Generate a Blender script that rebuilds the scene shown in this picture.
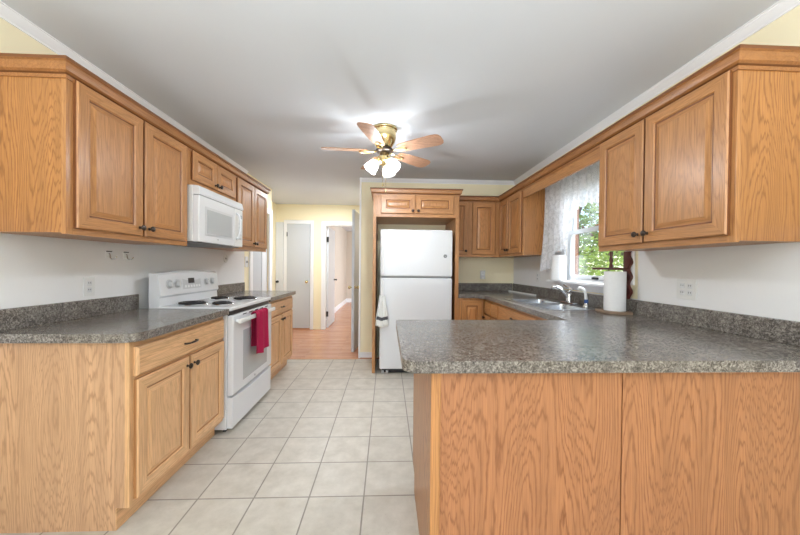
import bpy, bmesh, math, random
from mathutils import Vector, Matrix
for o in list(bpy.data.objects): bpy.data.objects.remove(o)
C = bpy.context.scene.collection
SC = bpy.context.scene
rnd = random.Random(7)

# ------------------------------------------------------------------ camera
W_, H_ = 800, 535
FPX, CX, CY, YAW, PITCH, ROLL, CAMH = 309.82, 398.94, 269.53, .0389, .0096, .0097, 1.231
cam = bpy.data.cameras.new('camera'); cam_ob = bpy.data.objects.new('camera', cam); C.objects.link(cam_ob)
cam.sensor_fit = 'HORIZONTAL'; cam.sensor_width = 36; cam.lens = FPX / W_ * 36
cam.shift_x = (W_ / 2 - CX) / W_; cam.shift_y = (CY - H_ / 2) / W_
cam.clip_start = .02; cam.clip_end = 200
fw = Vector((math.sin(YAW) * math.cos(PITCH), math.cos(YAW) * math.cos(PITCH), -math.sin(PITCH)))
right0 = Vector((math.cos(YAW), -math.sin(YAW), 0)); up0 = right0.cross(fw)
rt = right0 * math.cos(ROLL) + up0 * math.sin(ROLL); up = rt.cross(fw)
M = Matrix((rt, up, -fw)).transposed().to_4x4(); M.translation = Vector((0, 0, CAMH))
cam_ob.matrix_world = M
SC.camera = cam_ob

# ------------------------------------------------------------------ world, lights, exposure
SC.view_settings.view_transform = 'Standard'; SC.view_settings.look = 'None'
SC.view_settings.gamma = 1; SC.view_settings.use_curve_mapping = False
SC.view_settings.exposure = 0.2
wd = bpy.data.worlds.new('sky'); SC.world = wd; wd.use_nodes = True
nt = wd.node_tree; sky = nt.nodes.new('ShaderNodeTexSky'); sky.sky_type = 'NISHITA'
sky.sun_disc = False; sky.sun_elevation = math.radians(42); sky.sun_rotation = math.radians(200)
nt.links.new(sky.outputs[0], nt.nodes['Background'].inputs[0]); nt.nodes['Background'].inputs[1].default_value = .5
def area(name, loc, target, sx, sy, power, col=(1, 1, 1)):
    l = bpy.data.lights.new(name, 'AREA'); l.shape = 'RECTANGLE'; l.size = sx; l.size_y = sy; l.energy = power; l.color = col
    o = bpy.data.objects.new(name, l); C.objects.link(o); o.location = loc
    o.rotation_euler = (Vector(target) - Vector(loc)).to_track_quat('-Z', 'Y').to_euler(); return o
area('rear_fill', (-.2, -2.9, 1.35), (0, 4, 1.3), 3.2, 2.1, 54, (.84, .92, 1))  # added fill lamp behind the camera; no window stands there
area('ceiling_bounce_fill', (0, -.7, 1.55), (0, -.5, 3), 1.6, 1.2, 76, (.84, .92, 1))  # added uplight, throws a soft fill off the ceiling
area('skylight_above_sink_window', (3.6, 2.6, 3.5), (1.7, 2.5, 1.5), 2.4, 1.6, 640, (.88, .95, 1))
area('daylight_in_far_room', (1.3, 8.6, 1.5), (-1.4, 8.4, 1), 1.4, 1.2, 60, (.85, .93, 1))
area('hall_fill', (-1.05, 5.1, 2.38), (-1.05, 5.1, 0), .5, .5, 22, (.88, .94, 1))  # added lamp to brighten the hall; no fixture hangs there
area('side_room_fill', (.15, 4.9, 2.38), (.15, 4.9, 0), .5, .5, 7, (1, .98, .95))  # added unseen lamp, brightens the face of the open grey door
sn = bpy.data.lights.new('sun', 'SUN'); sn.energy = 4.5; sn.angle = .02; sno = bpy.data.objects.new('sun', sn); C.objects.link(sno)
sno.rotation_euler = Vector((.75, .35, -.75)).to_track_quat('-Z', 'Y').to_euler()

# ------------------------------------------------------------------ materials
def lin(c): return tuple(((v / 255) / 12.92 if v / 255 <= .04045 else ((v / 255 + .055) / 1.055) ** 2.4) for v in c) + (1,)
class NT:
    def __init__(s, name):
        s.m = bpy.data.materials.new(name); s.m.use_nodes = True; s.t = s.m.node_tree
        s.b = s.t.nodes['Principled BSDF']; s.out = s.t.nodes['Material Output']
    def n(s, typ, **kw):
        nd = s.t.nodes.new(typ)
        for k, v in kw.items():
            if k.startswith('i_'):
                k = k[2:]; k = int(k) if k.isdigit() else k
                nd.inputs[k].default_value = v
            else: setattr(nd, k, v)
        return nd
    def l(s, a, b): s.t.links.new(a, b)
    def math(s, op, a, b=None, c=None):
        nd = s.t.nodes.new('ShaderNodeMath'); nd.operation = op
        for i, v in enumerate((a, b, c)):
            if v is None: continue
            if hasattr(v, 'is_linked'): s.l(v, nd.inputs[i])
            else: nd.inputs[i].default_value = v
        return nd.outputs[0]
    def ramp(s, fac, stops):
        r = s.t.nodes.new('ShaderNodeValToRGB'); e = r.color_ramp.elements
        while len(e) < len(stops): e.new(.5)
        for i, (p, c) in enumerate(stops): e[i].position = p; e[i].color = c
        s.l(fac, r.inputs[0]); return r.outputs[0]
    def mix(s, fac, a, b, typ='MIX'):
        nd = s.t.nodes.new('ShaderNodeMix'); nd.data_type = 'RGBA'; nd.blend_type = typ
        for i, v in ((0, fac), (6, a), (7, b)):
            if hasattr(v, 'is_linked'): s.l(v, nd.inputs[i])
            else: nd.inputs[i].default_value = v
        return nd.outputs[2]
    def bump(s, h, strength, dist=.002):
        b = s.n('ShaderNodeBump', i_Strength=strength, i_Distance=dist); s.l(h, b.inputs['Height']); s.l(b.outputs[0], s.b.inputs['Normal'])
    def coords(s, scale, rand=True):
        tc = s.n('ShaderNodeTexCoord'); src = tc.outputs['Object']
        if rand:
            oi = s.n('ShaderNodeObjectInfo'); v = s.n('ShaderNodeVectorMath', operation='SCALE'); v.inputs[0].default_value = (3.1, 5.7, 2.3)
            s.l(oi.outputs['Random'], v.inputs['Scale']); a = s.n('ShaderNodeVectorMath', operation='ADD'); s.l(src, a.inputs[0]); s.l(v.outputs[0], a.inputs[1]); src = a.outputs[0]
        mp = s.n('ShaderNodeMapping'); mp.inputs['Scale'].default_value = scale; s.l(src, mp.inputs[0]); return mp.outputs[0]

def plain(name, rgb, rough=.5, metal=0, coat=0, noise=0.0, nscale=20, spec=.5, bumps=0):
    s = NT(name); s.b.inputs['Roughness'].default_value = rough; s.b.inputs['Metallic'].default_value = metal
    s.b.inputs['Coat Weight'].default_value = coat; s.b.inputs['Specular IOR Level'].default_value = spec
    nz = s.n('ShaderNodeTexNoise', i_Scale=nscale, i_Detail=4.0); s.l(s.coords((1, 1, 1)), nz.inputs[0])
    c = lin(rgb); k = 1 - noise
    s.l(s.ramp(nz.outputs[0], [(.3, (c[0] * k, c[1] * k, c[2] * k, 1)), (.7, c)]), s.b.inputs['Base Color'])
    if bumps: s.bump(nz.outputs[0], bumps, .001)
    return s.m

def oak(name, axis, K=180, fig=.55, light=(197, 141, 88), dark=(140, 86, 44), across=5.0, along=.8, pores=.35):
    """Oak veneer: contour lines of a stretched noise make the cathedral figure, fine streaks the pores."""
    s = NT(name)
    def sc(a, b): v = [a, a, a]; v[axis] = b; return tuple(v)
    v = s.coords(sc(across, along))
    wn = s.n('ShaderNodeTexNoise', i_Scale=1.0, i_Detail=3.0, i_Roughness=.6); s.l(s.coords(sc(75, 5)), wn.inputs[0])
    wc = s.n('ShaderNodeCombineXYZ'); s.l(s.math('MULTIPLY', s.math('SUBTRACT', wn.outputs[0], .5), .16 * along), wc.inputs[axis])
    va = s.n('ShaderNodeVectorMath', operation='ADD'); s.l(v, va.inputs[0]); s.l(wc.outputs[0], va.inputs[1]); v = va.outputs[0]
    big = s.n('ShaderNodeTexNoise', i_Scale=1.0, i_Detail=1.0, i_Roughness=.4); s.l(v, big.inputs[0])
    v2 = s.coords(sc(90, 14)); jag = s.n('ShaderNodeTexNoise', i_Scale=1.0, i_Detail=2.0); s.l(v2, jag.inputs[0])
    v3 = s.coords(sc(330, 7)); por = s.n('ShaderNodeTexNoise', i_Scale=1.0, i_Detail=2.0); s.l(v3, por.inputs[0])
    v4 = s.coords(sc(26, 1.2)); mid = s.n('ShaderNodeTexNoise', i_Scale=1.0, i_Detail=2.0); s.l(v4, mid.inputs[0])
    ph = s.math('ADD', s.math('MULTIPLY', big.outputs[0], K), s.math('MULTIPLY', jag.outputs[0], 5.0))
    si = s.math('SINE', ph)
    line = s.math('POWER', s.math('MULTIPLY_ADD', si, .5, .5), 5.0)
    line = s.math('MULTIPLY', line, s.math('MULTIPLY_ADD', mid.outputs[0], 1.2, .1))
    pr = s.ramp(por.outputs[0], [(.42, (1, 1, 1, 1)), (.62, (0, 0, 0, 1))])
    c = s.mix(s.math('MULTIPLY', line, fig), lin(light), lin(dark))
    c = s.mix(s.math('MULTIPLY', s.math('SUBTRACT', 1.0, pr), pores), c, lin(tuple(x * .82 for x in dark)))
    tint = s.ramp(mid.outputs[0], [(.3, (.88, .86, .84, 1)), (.7, (1.06, 1.05, 1.03, 1))])
    c = s.mix(1.0, c, tint, 'MULTIPLY')
    s.l(c, s.b.inputs['Base Color']); s.b.inputs['Roughness'].default_value = .38
    s.b.inputs['Coat Weight'].default_value = .15; s.b.inputs['Coat Roughness'].default_value = .25
    s.bump(s.math('ADD', por.outputs[0], s.math('MULTIPLY', line, -.6)), .18, .0006)
    return s.m
OX, OY, OZ = oak('oak_grain_across', 0, fig=.4), oak('oak_grain_depth', 1, fig=.4), oak('oak_grain_upright', 2, fig=.45, K=160)
LX, LY, LZ = [oak('pale_oak_' + n_, a_, fig=.4, K=k_, light=(234, 188, 140), dark=(186, 136, 92)) for n_, a_, k_ in (('across', 0, 180), ('depth', 1, 180), ('upright', 2, 160))]  # paler oak for the left base cabinets, partly window light put into the colour
LEND = oak('pale_oak_end_panel', 2, K=300, fig=.75, across=4.4, along=.7, pores=.25, light=(210, 168, 132), dark=(158, 116, 82))  # end panel of the same set, window light partly in its colour
OEND = oak('oak_veneer_end_panel', 2, light=(186, 129, 74), dark=(128, 76, 34), K=300, fig=.85, across=4.4, along=.7, pores=.25)
OPEN = oak('oak_veneer_peninsula', 2, K=300, fig=.85, across=4.4, along=.7, pores=.25, light=(184, 127, 86), dark=(128, 76, 44))
GROOVE = plain('oak_groove_stain_edge_shade', (120, 72, 36), .5)  # stain in the grooves; on door edges it is painted shade
OCROWN = oak('oak_crown_darker', 1, fig=.4, light=(176, 120, 70), dark=(124, 74, 36))
OCROWNX = oak('oak_crown_darker_across', 0, fig=.4, light=(184, 128, 76), dark=(130, 80, 40))
GROOVEP = plain('pale_oak_groove_stain_edge_shade', (172, 122, 76), .5)  # pale version: groove stain plus painted shade on door edges
GAPSHADE = plain('painted_gap_shade', (120, 72, 34), .6)  # painted shade for the sheets behind the door gaps

def laminate():
    s = NT('stone_laminate'); v = s.coords((1, 1, 1), False)
    a = s.n('ShaderNodeTexNoise', i_Scale=80.0, i_Detail=6.0, i_Roughness=.7, i_Distortion=1.2); s.l(v, a.inputs[0])
    b = s.n('ShaderNodeTexNoise', i_Scale=14.0, i_Detail=3.0); s.l(v, b.inputs[0])
    d = s.n('ShaderNodeTexNoise', i_Scale=180.0, i_Detail=2.0); s.l(v, d.inputs[0])
    m = s.math('ADD', s.math('MULTIPLY', a.outputs[0], .68), s.math('ADD', s.math('MULTIPLY', b.outputs[0], .12), s.math('MULTIPLY', d.outputs[0], .2)))
    c = s.ramp(m, [(.36, lin((58, 54, 50))), (.45, lin((94, 88, 82))), (.52, lin((124, 117, 110))), (.60, lin((164, 157, 149)))])
    s.l(c, s.b.inputs['Base Color']); s.b.inputs['Roughness'].default_value = .2; s.b.inputs['Specular IOR Level'].default_value = .55
    s.bump(d.outputs[0], .08, .0005)
    return s.m
LAM = laminate()

def paint(name, rgb, rough=.7, tex=.12):
    s = NT(name); v = s.coords((1, 1, 1), False)
    a = s.n('ShaderNodeTexNoise', i_Scale=140.0, i_Detail=3.0); s.l(v, a.inputs[0])
    b = s.n('ShaderNodeTexNoise', i_Scale=1.3, i_Detail=2.0); s.l(v, b.inputs[0])
    c = lin(rgb); s.l(s.ramp(b.outputs[0], [(.3, tuple(x * .97 for x in c[:3]) + (1,)), (.7, c)]), s.b.inputs['Base Color'])
    s.b.inputs['Roughness'].default_value = rough; s.bump(a.outputs[0], tex, .001); return s.m
YEL = paint('yellow_wall_paint', (252, 240, 206)); SPL = paint('offwhite_backsplash_paint', (242, 241, 241))
CEIL = paint('white_ceiling_paint', (222, 225, 230), .85, .5); TRIM = plain('white_trim_paint', (246, 246, 248), .4)
BEI = paint('beige_room_paint', (214, 202, 188)); DOORW = plain('white_door_paint', (226, 228, 232), .4)
DOORG = plain('grey_door_paint', (200, 203, 208), .45)

def tiles():
    s = NT('floor_tile'); g = s.n('ShaderNodeNewGeometry'); sp = s.n('ShaderNodeSeparateXYZ'); s.l(g.outputs['Position'], sp.inputs[0])
    T = .2897
    def edge(o, off):
        f = s.math('FRACT', s.math('ADD', s.math('DIVIDE', s.math('SUBTRACT', o, off), T), 50.0))
        return s.math('MINIMUM', f, s.math('SUBTRACT', 1.0, f))
    ex, ey = edge(sp.outputs[0], -.4014), edge(sp.outputs[1], 1.654)
    e = s.math('MINIMUM', ex, ey)
    wob = s.n('ShaderNodeTexNoise', i_Scale=30.0); s.l(g.outputs['Position'], wob.inputs[0])
    e = s.math('ADD', e, s.math('MULTIPLY', s.math('SUBTRACT', wob.outputs[0], .5), .006))
    gr = s.n('ShaderNodeMapRange', interpolation_type='SMOOTHSTEP'); gr.inputs[1].default_value = .009; gr.inputs[2].default_value = .017; s.l(e, gr.inputs[0])
    fl = s.n('ShaderNodeVectorMath', operation='FLOOR'); sc = s.n('ShaderNodeVectorMath', operation='MULTIPLY_ADD')
    sc.inputs[1].default_value = (1 / T, 1 / T, 1); sc.inputs[2].default_value = (.4014 / T, -1.654 / T, 0); s.l(g.outputs['Position'], sc.inputs[0]); s.l(sc.outputs[0], fl.inputs[0])
    wn = s.n('ShaderNodeTexWhiteNoise', noise_dimensions='2D'); s.l(fl.outputs[0], wn.inputs[0])
    n1 = s.n('ShaderNodeTexNoise', i_Scale=9.0, i_Detail=6.0, i_Roughness=.65); s.l(g.outputs['Position'], n1.inputs[0])
    n2 = s.n('ShaderNodeTexNoise', i_Scale=120.0, i_Detail=2.0); s.l(g.outputs['Position'], n2.inputs[0])
    c = s.ramp(n1.outputs[0], [(.3, lin((182, 174, 160))), (.7, lin((208, 201, 189)))])
    c = s.mix(s.math('MULTIPLY', wn.outputs[0], .25), c, lin((190, 183, 172)))
    c = s.mix(s.ramp(n2.outputs[0], [(.66, (0, 0, 0, 1)), (.78, (.5, .5, .5, 1))]), c, lin((150, 142, 132)))
    c = s.mix(gr.outputs[0], lin((140, 132, 122)), c)
    s.l(c, s.b.inputs['Base Color']); s.b.inputs['Roughness'].default_value = .42
    s.bump(s.math('ADD', gr.outputs[0], s.math('MULTIPLY', n1.outputs[0], .15)), .35, .003); return s.m
TILE = tiles()
def hallwood():
    s = NT('hall_wood_floor'); v = s.coords((1, 1, 1), False)
    br = s.n('ShaderNodeTexBrick', offset=.37); br.inputs['Scale'].default_value = 1; br.inputs['Mortar Size'].default_value = .0015
    br.inputs['Brick Width'].default_value = .7; br.inputs['Row Height'].default_value = .057
    br.inputs['Color1'].default_value = lin((200, 142, 104)); br.inputs['Color2'].default_value = lin((176, 116, 80)); br.inputs['Mortar'].default_value = lin((110, 70, 48))
    s.l(v, br.inputs[0]); nz = s.n('ShaderNodeTexNoise', i_Scale=6.0, i_Detail=5.0); s.l(v, nz.inputs[0])
    c = s.mix(s.math('MULTIPLY', nz.outputs[0], .6), br.outputs[0], lin((212, 168, 146)))
    s.l(c, s.b.inputs['Base Color']); s.b.inputs['Roughness'].default_value = .25; s.bump(nz.outputs[0], .1); return s.m
HWOOD = hallwood()
WHITE = plain('white_enamel', (228, 229, 231), .25, coat=.3); WHITE2 = plain('white_plastic', (232, 232, 230), .4)
GREYP = plain('grey_appliance_glass', (184, 187, 188), .18, coat=.5); GREYL = plain('light_grey_plastic', (196, 197, 198), .4)
LINEG = plain('grey_marking', (140, 141, 142), .5)
BLACK = plain('black_plastic', (26, 26, 28), .35); COIL = plain('burner_coil_metal', (48, 46, 46), .5, .4); CHROME = plain('chrome', (222, 224, 226), .12, 1)
STEEL = plain('brushed_steel', (196, 200, 206), .26, 1, noise=.05); BRONZE = plain('dark_bronze', (72, 62, 56), .35, .8)
BRASS = plain('polished_brass', (232, 212, 160), .2, 1); MAG = plain('magenta_cotton', (176, 22, 72), .95, noise=.15, nscale=200, bumps=.6)
TOWW = plain('white_cotton', (238, 238, 234), .95, noise=.06, nscale=200, bumps=.5); TOWG = plain('dark_towel_stripe', (92, 92, 96), .95)
PAPER = plain('paper_towel_white', (240, 240, 240), .9, noise=.03, nscale=60, bumps=.3); MAHO = plain('dark_red_mahogany', (92, 34, 26), .35, coat=.3, noise=.25, nscale=30)
TANB = plain('worn_tan_wood', (150, 126, 104), .55, noise=.2, nscale=30); BLUE = plain('blue_plastic', (28, 66, 132), .35)
BLADE = oak('fan_blade_wood', 0, K=60, fig=.4, light=(204, 158, 128), dark=(160, 112, 84))
BARK = plain('tree_bark', (98, 82, 70), .9, noise=.4, nscale=12, bumps=.8); GRASS = plain('lawn_green', (104, 128, 62), .95, noise=.4, nscale=4)
def leafmat(name, rgb):
    s = NT(name); oi = s.n('ShaderNodeTexNoise', i_Scale=6.0); s.l(s.coords((1, 1, 1)), oi.inputs[0]); c = lin(rgb)
    s.l(s.ramp(oi.outputs[0], [(.35, tuple(x * .55 for x in c[:3]) + (1,)), (.65, c)]), s.b.inputs['Base Color']); s.b.inputs['Roughness'].default_value = .6
    tr = s.n('ShaderNodeBsdfTranslucent', i_Color=c); mx = s.n('ShaderNodeMixShader', i_0=.4); s.l(s.b.outputs[0], mx.inputs[1]); s.l(tr.outputs[0], mx.inputs[2]); s.l(mx.outputs[0], s.out.inputs[0]); return s.m
LEAFS = [leafmat('leaf_green_light', (168, 190, 96)), leafmat('leaf_green_mid', (122, 150, 70)), leafmat('leaf_green_grey', (140, 152, 112))]
def glass():
    s = NT('window_glass'); g = s.n('ShaderNodeBsdfGlossy', i_Roughness=.02); t = s.n('ShaderNodeBsdfTransparent'); f = s.n('ShaderNodeFresnel', i_IOR=1.45)
    mx = s.n('ShaderNodeMixShader'); s.l(s.math('MINIMUM', f.outputs[0], .12), mx.inputs[0]); s.l(t.outputs[0], mx.inputs[1]); s.l(g.outputs[0], mx.inputs[2]); s.l(mx.outputs[0], s.out.inputs[0]); return s.m
GLASS = glass()
def lace():
    s = NT('white_lace'); v = s.coords((1, 1, 1), False)
    vo = s.n('ShaderNodeTexVoronoi', feature='DISTANCE_TO_EDGE', i_Scale=90.0); s.l(v, vo.inputs[0])
    nz = s.n('ShaderNodeTexNoise', i_Scale=26.0, i_Detail=3.0); s.l(v, nz.inputs[0])
    holes = s.ramp(vo.outputs[0], [(.04, (1, 1, 1, 1)), (.10, (.3, .3, .3, 1))])
    flower = s.ramp(nz.outputs[0], [(.46, (.2, .2, .2, 1)), (.54, (1, 1, 1, 1))])
    a = s.math('MAXIMUM', holes, flower); a = s.math('MULTIPLY_ADD', a, .38, .6)
    d = s.n('ShaderNodeBsdfDiffuse', i_Color=(.9, .9, .92, 1)); tl = s.n('ShaderNodeBsdfTranslucent', i_Color=(.42, .42, .44, 1)); m1 = s.n('ShaderNodeMixShader', i_0=.3)
    s.l(d.outputs[0], m1.inputs[1]); s.l(tl.outputs[0], m1.inputs[2]); tp = s.n('ShaderNodeBsdfTransparent'); m2 = s.n('ShaderNodeMixShader')
    s.l(a, m2.inputs[0]); s.l(tp.outputs[0], m2.inputs[1]); s.l(m1.outputs[0], m2.inputs[2]); s.l(m2.outputs[0], s.out.inputs[0]); return s.m
LACE = lace()
def glow(name, col, st):
    s = NT(name); s.b.inputs['Base Color'].default_value = col; s.b.inputs['Emission Color'].default_value = col; s.b.inputs['Emission Strength'].default_value = st; s.b.inputs['Roughness'].default_value = .3; return s.m
def litglass(name, col, st, clear):
    s = NT(name); e = s.n('ShaderNodeEmission', i_Color=col, i_Strength=st); t = s.n('ShaderNodeBsdfTransparent'); m = s.n('ShaderNodeMixShader', i_0=1 - clear)
    s.l(t.outputs[0], m.inputs[1]); a = s.n('ShaderNodeAddShader'); s.b.inputs['Base Color'].default_value = (.85, .83, .8, 1); s.b.inputs['Roughness'].default_value = .2
    s.l(s.b.outputs[0], a.inputs[0]); s.l(e.outputs[0], a.inputs[1]); s.l(a.outputs[0], m.inputs[2]); s.l(m.outputs[0], s.out.inputs[0]); return s.m
SHADE = litglass('lit_frosted_shade_glass', (1, .95, .88, 1), .35, .45); BULB = litglass('lit_bulb', (1, .94, .85, 1), 9, .6)

# ------------------------------------------------------------------ building helpers
WL = {}
def thing(name, label, cat, loc, group=None):
    o = bpy.data.objects.new(name, None); o.empty_display_size = .05; C.objects.link(o); o.location = loc; WL[o.name] = Vector(loc)
    o['label'] = label; o['category'] = cat
    if group: o['group'] = group
    return o
class MB:
    def __init__(s): s.v = []; s.f = []; s.mi = []; s.sm = []
    def add(s, vs, fs, mi=0, smooth=False):
        b = len(s.v); s.v += [Vector(x) for x in vs]
        for i, f in enumerate(fs):
            s.f.append([b + k for k in f]); s.mi.append(mi[i] if isinstance(mi, (list, tuple)) else mi); s.sm.append(smooth)
        return s
    def box(s, x0, x1, y0, y1, z0, z1, mi=0):
        x0, x1 = sorted((x0, x1)); y0, y1 = sorted((y0, y1)); z0, z1 = sorted((z0, z1))
        return s.add([(x, y, z) for z in (z0, z1) for y in (y0, y1) for x in (x0, x1)],
              [(0, 2, 3, 1), (4, 5, 7, 6), (0, 1, 5, 4), (2, 6, 7, 3), (0, 4, 6, 2), (1, 3, 7, 5)], mi)
    def prism(s, poly, h0, h1, axis=2, mi=0):
        """poly: 2-D points in the plane across axis, extruded h0..h1 along axis"""
        n = len(poly)
        def P(p, h):
            if axis == 2: return (p[0], p[1], h)
            if axis == 1: return (p[0], h, p[1])
            return (h, p[0], p[1])
        vs = [P(p, h0) for p in poly] + [P(p, h1) for p in poly]
        return s.add(vs, [tuple(range(n)), tuple(range(2 * n - 1, n - 1, -1))] + [(i, (i + 1) % n, n + (i + 1) % n, n + i) for i in range(n)], mi)
    def tube(s, pts, r, seg=12, mi=0, closed=False, cap=True):
        pts = [Vector(p) for p in pts]; n = len(pts); rs = r if isinstance(r, (list, tuple)) else [r] * n; vs = []; pr = None
        for i, p in enumerate(pts):
            if closed: d = pts[(i + 1) % n] - pts[i - 1]
            else: d = pts[min(i + 1, n - 1)] - pts[max(i - 1, 0)]
            d.normalize()
            if pr is None: a = d.orthogonal().normalized()
            else: a = (pr - d * pr.dot(d)).normalized()
            pr = a; b = d.cross(a)
            vs += [p + (a * math.cos(2 * math.pi * k / seg) + b * math.sin(2 * math.pi * k / seg)) * rs[i] for k in range(seg)]
        fs = []; m = n if closed else n - 1
        for i in range(m):
            j = (i + 1) % n
            fs += [(i * seg + k, i * seg + (k + 1) % seg, j * seg + (k + 1) % seg, j * seg + k) for k in range(seg)]
        s.add(vs, fs, mi, True)
        if cap and not closed:
            b = len(s.v) - n * seg; s.f += [[b + k for k in range(seg)][::-1], [b + (n - 1) * seg + k for k in range(seg)]]; s.mi += [mi, mi]; s.sm += [False, False]
        return s
    def lathe(s, prof, org=(0, 0, 0), axis=(0, 0, 1), seg=24, mi=0, smooth=True):
        ax = Vector(axis).normalized(); a = ax.orthogonal().normalized(); b = ax.cross(a); o = Vector(org); vs = []
        for r, h in prof: vs += [o + ax * h + (a * math.cos(2 * math.pi * k / seg) + b * math.sin(2 * math.pi * k / seg)) * max(r, 1e-5) for k in range(seg)]
        fs = [(i * seg + k, i * seg + (k + 1) % seg, (i + 1) * seg + (k + 1) % seg, (i + 1) * seg + k) for i in range(len(prof) - 1) for k in range(seg)]
        return s.add(vs, fs, mi, smooth)
    def grid(s, fn, nu, nv, mi=0, smooth=True):
        vs = [fn(i / nu, j / nv) for j in range(nv + 1) for i in range(nu + 1)]
        return s.add(vs, [(j * (nu + 1) + i, j * (nu + 1) + i + 1, (j + 1) * (nu + 1) + i + 1, (j + 1) * (nu + 1) + i) for j in range(nv) for i in range(nu)], mi, smooth)
    def build(s, name, mats, parent=None, bevel=0, seg=2, solid=0, merge=False, keep=False):
        mats = mats if isinstance(mats, (list, tuple)) else [mats]
        lo = Vector([min(v[i] for v in s.v) for i in range(3)]); hi = Vector([max(v[i] for v in s.v) for i in range(3)]); c = (lo + hi) / 2
        if parent is None: c.z = lo.z
        me = bpy.data.meshes.new(name); me.from_pydata([v - c for v in s.v], [], s.f)
        for m in mats: me.materials.append(m)
        for p, mi, sm in zip(me.polygons, s.mi, s.sm): p.material_index = mi; p.use_smooth = sm
        if not keep:
            bm = bmesh.new(); bm.from_mesh(me)
            bmesh.ops.remove_doubles(bm, verts=bm.verts, dist=1e-5)
            bmesh.ops.recalc_face_normals(bm, faces=bm.faces); bm.to_mesh(me); bm.free()
        o = bpy.data.objects.new(name, me); C.objects.link(o); WL[o.name] = c
        if parent is not None: o.parent = parent; o.location = c - WL[parent.name]
        else: o.location = c
        if solid: md = o.modifiers.new('s', 'SOLIDIFY'); md.thickness = solid; md.offset = 0
        if bevel: md = o.modifiers.new('b', 'BEVEL'); md.width = bevel; md.segments = seg; md.limit_method = 'ANGLE'; md.angle_limit = math.radians(35)
        return o
def tag(o, label, cat, group=None, kind=None):
    if label: o['label'] = label
    if cat: o['category'] = cat
    if group: o['group'] = group
    if kind: o['kind'] = kind
    return o
def struct(o): o['kind'] = 'structure'; return o
def bx(name, m, b, parent=None, bevel=0, **k): return MB().box(*b).build(name, m, parent, bevel, **k)

def frame3(face):
    """u,w -> world mapping: u runs along the cabinet run, w comes out of its face"""
    if face == '+X': return lambda p, u, z, w: (p + w, u, z)
    if face == '-X': return lambda p, u, z, w: (p - w, u, z)
    return lambda p, u, z, w: (u, p - w, z)
PALE = [False]
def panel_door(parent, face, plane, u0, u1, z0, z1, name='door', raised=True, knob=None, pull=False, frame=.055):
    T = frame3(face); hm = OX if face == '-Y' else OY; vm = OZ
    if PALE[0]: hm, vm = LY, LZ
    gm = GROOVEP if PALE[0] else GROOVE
    mb = MB(); th = .02
    def P(du, dz, w, corner):  # corner 0..3
        return T(plane, (u0 + du, u1 - du, u1 - du, u0 + du)[corner], (z0 + dz, z0 + dz, z1 - dz, z1 - dz)[corner], w)
    def ring(a, b, h=1, g=0):
        vs = [P(a[0], a[0], a[1], k) for k in range(4)] + [P(b[0], b[0], b[1], k) for k in range(4)]
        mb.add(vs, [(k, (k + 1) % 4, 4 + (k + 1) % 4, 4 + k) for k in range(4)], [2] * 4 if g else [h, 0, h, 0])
    if raised:
        f = frame
        if min(u1 - u0, z1 - z0) < .2: f = min(frame, .045)
        prof = [(0, 0), (0, th * .7), (.005, th), (f, th), (f + .004, th - .007), (f + .011, th - .009), (f + .015, th - .009), (f + .036, th - .001)]
    else: prof = [(0, 0), (0, th * .55), (.004, th * .8), (.009, th)]
    for i, (a, b) in enumerate(zip(prof, prof[1:])): ring(a, b, 1, raised and i in (0, 4))  # groove stained dark, outer edge given painted shade
    if raised:
        mb.add([P(prof[-1][0], prof[-1][0], prof[-1][1], k) for k in range(4)], [(0, 1, 2, 3)], 0)
    else: mb.add([P(prof[-1][0], prof[-1][0], prof[-1][1], k) for k in range(4)], [(0, 1, 2, 3)], 1)
    mb.add([P(0, 0, 0, k) for k in range(4)], [(3, 2, 1, 0)], 0)
    d = mb.build(name, [vm, hm, gm], parent)
    ax = Vector(T(0, 0, 0, 1))
    if knob:
        o = Vector(T(plane, knob[0], knob[1], th - .0005))
        MB().lathe([(0, 0), (.009, 0), (.006, .004), (.005, .012), (.012, .016), (.016, .021), (.0155, .026), (.009, .030), (0, .031)], o, ax, 20).build('knob', BRONZE, d)
    if pull:
        uc, zc = (u0 + u1) / 2, (z0 + z1) / 2
        L = pull if isinstance(pull, float) else .045
        pts = [T(plane, uc - L, zc, th - .001), T(plane, uc - L, zc, th + .014), T(plane, uc - L * .6, zc, th + .024), T(plane, uc, zc, th + .022), T(plane, uc + L * .6, zc, th + .024), T(plane, uc + L, zc, th + .014), T(plane, uc + L, zc, th - .001)]
        MB().tube(pts, [.0055, .0055, .0045, .0065, .0045, .0055, .0055], 10).build('handle', BRONZE, d)
    return d
def sweep(path, prof, z, side=1, mi=0, mb=None, dark=()):
    """moulding: profile (out, up) swept along an XY polyline, mitred; side picks the outward side"""
    mb = mb or MB(); n = len(path); N = []
    pts = [Vector(p) for p in path]
    for i in range(n - 1):
        d = (pts[i + 1] - pts[i]).normalized(); N.append(Vector((d.y, -d.x)) * side)
    vs = []
    for i in range(n):
        if i == 0: m = N[0]
        elif i == n - 1: m = N[-1]
        else: m = (N[i - 1] + N[i]); m = m / (m.dot(N[i - 1]))
        vs += [(pts[i].x + m.x * o, pts[i].y + m.y * o, z + h) for o, h in prof]
    k = len(prof)
    mb.add(vs, [(i * k + j, i * k + (j + 1) % k, (i + 1) * k + (j + 1) % k, (i + 1) * k + j) for i in range(n - 1) for j in range(k)] + [tuple(range(k))[::-1], tuple((n - 1) * k + j for j in range(k))],
           [1 if j in dark else mi for i in range(n - 1) for j in range(k)] + [mi, mi])
    return mb

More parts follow.
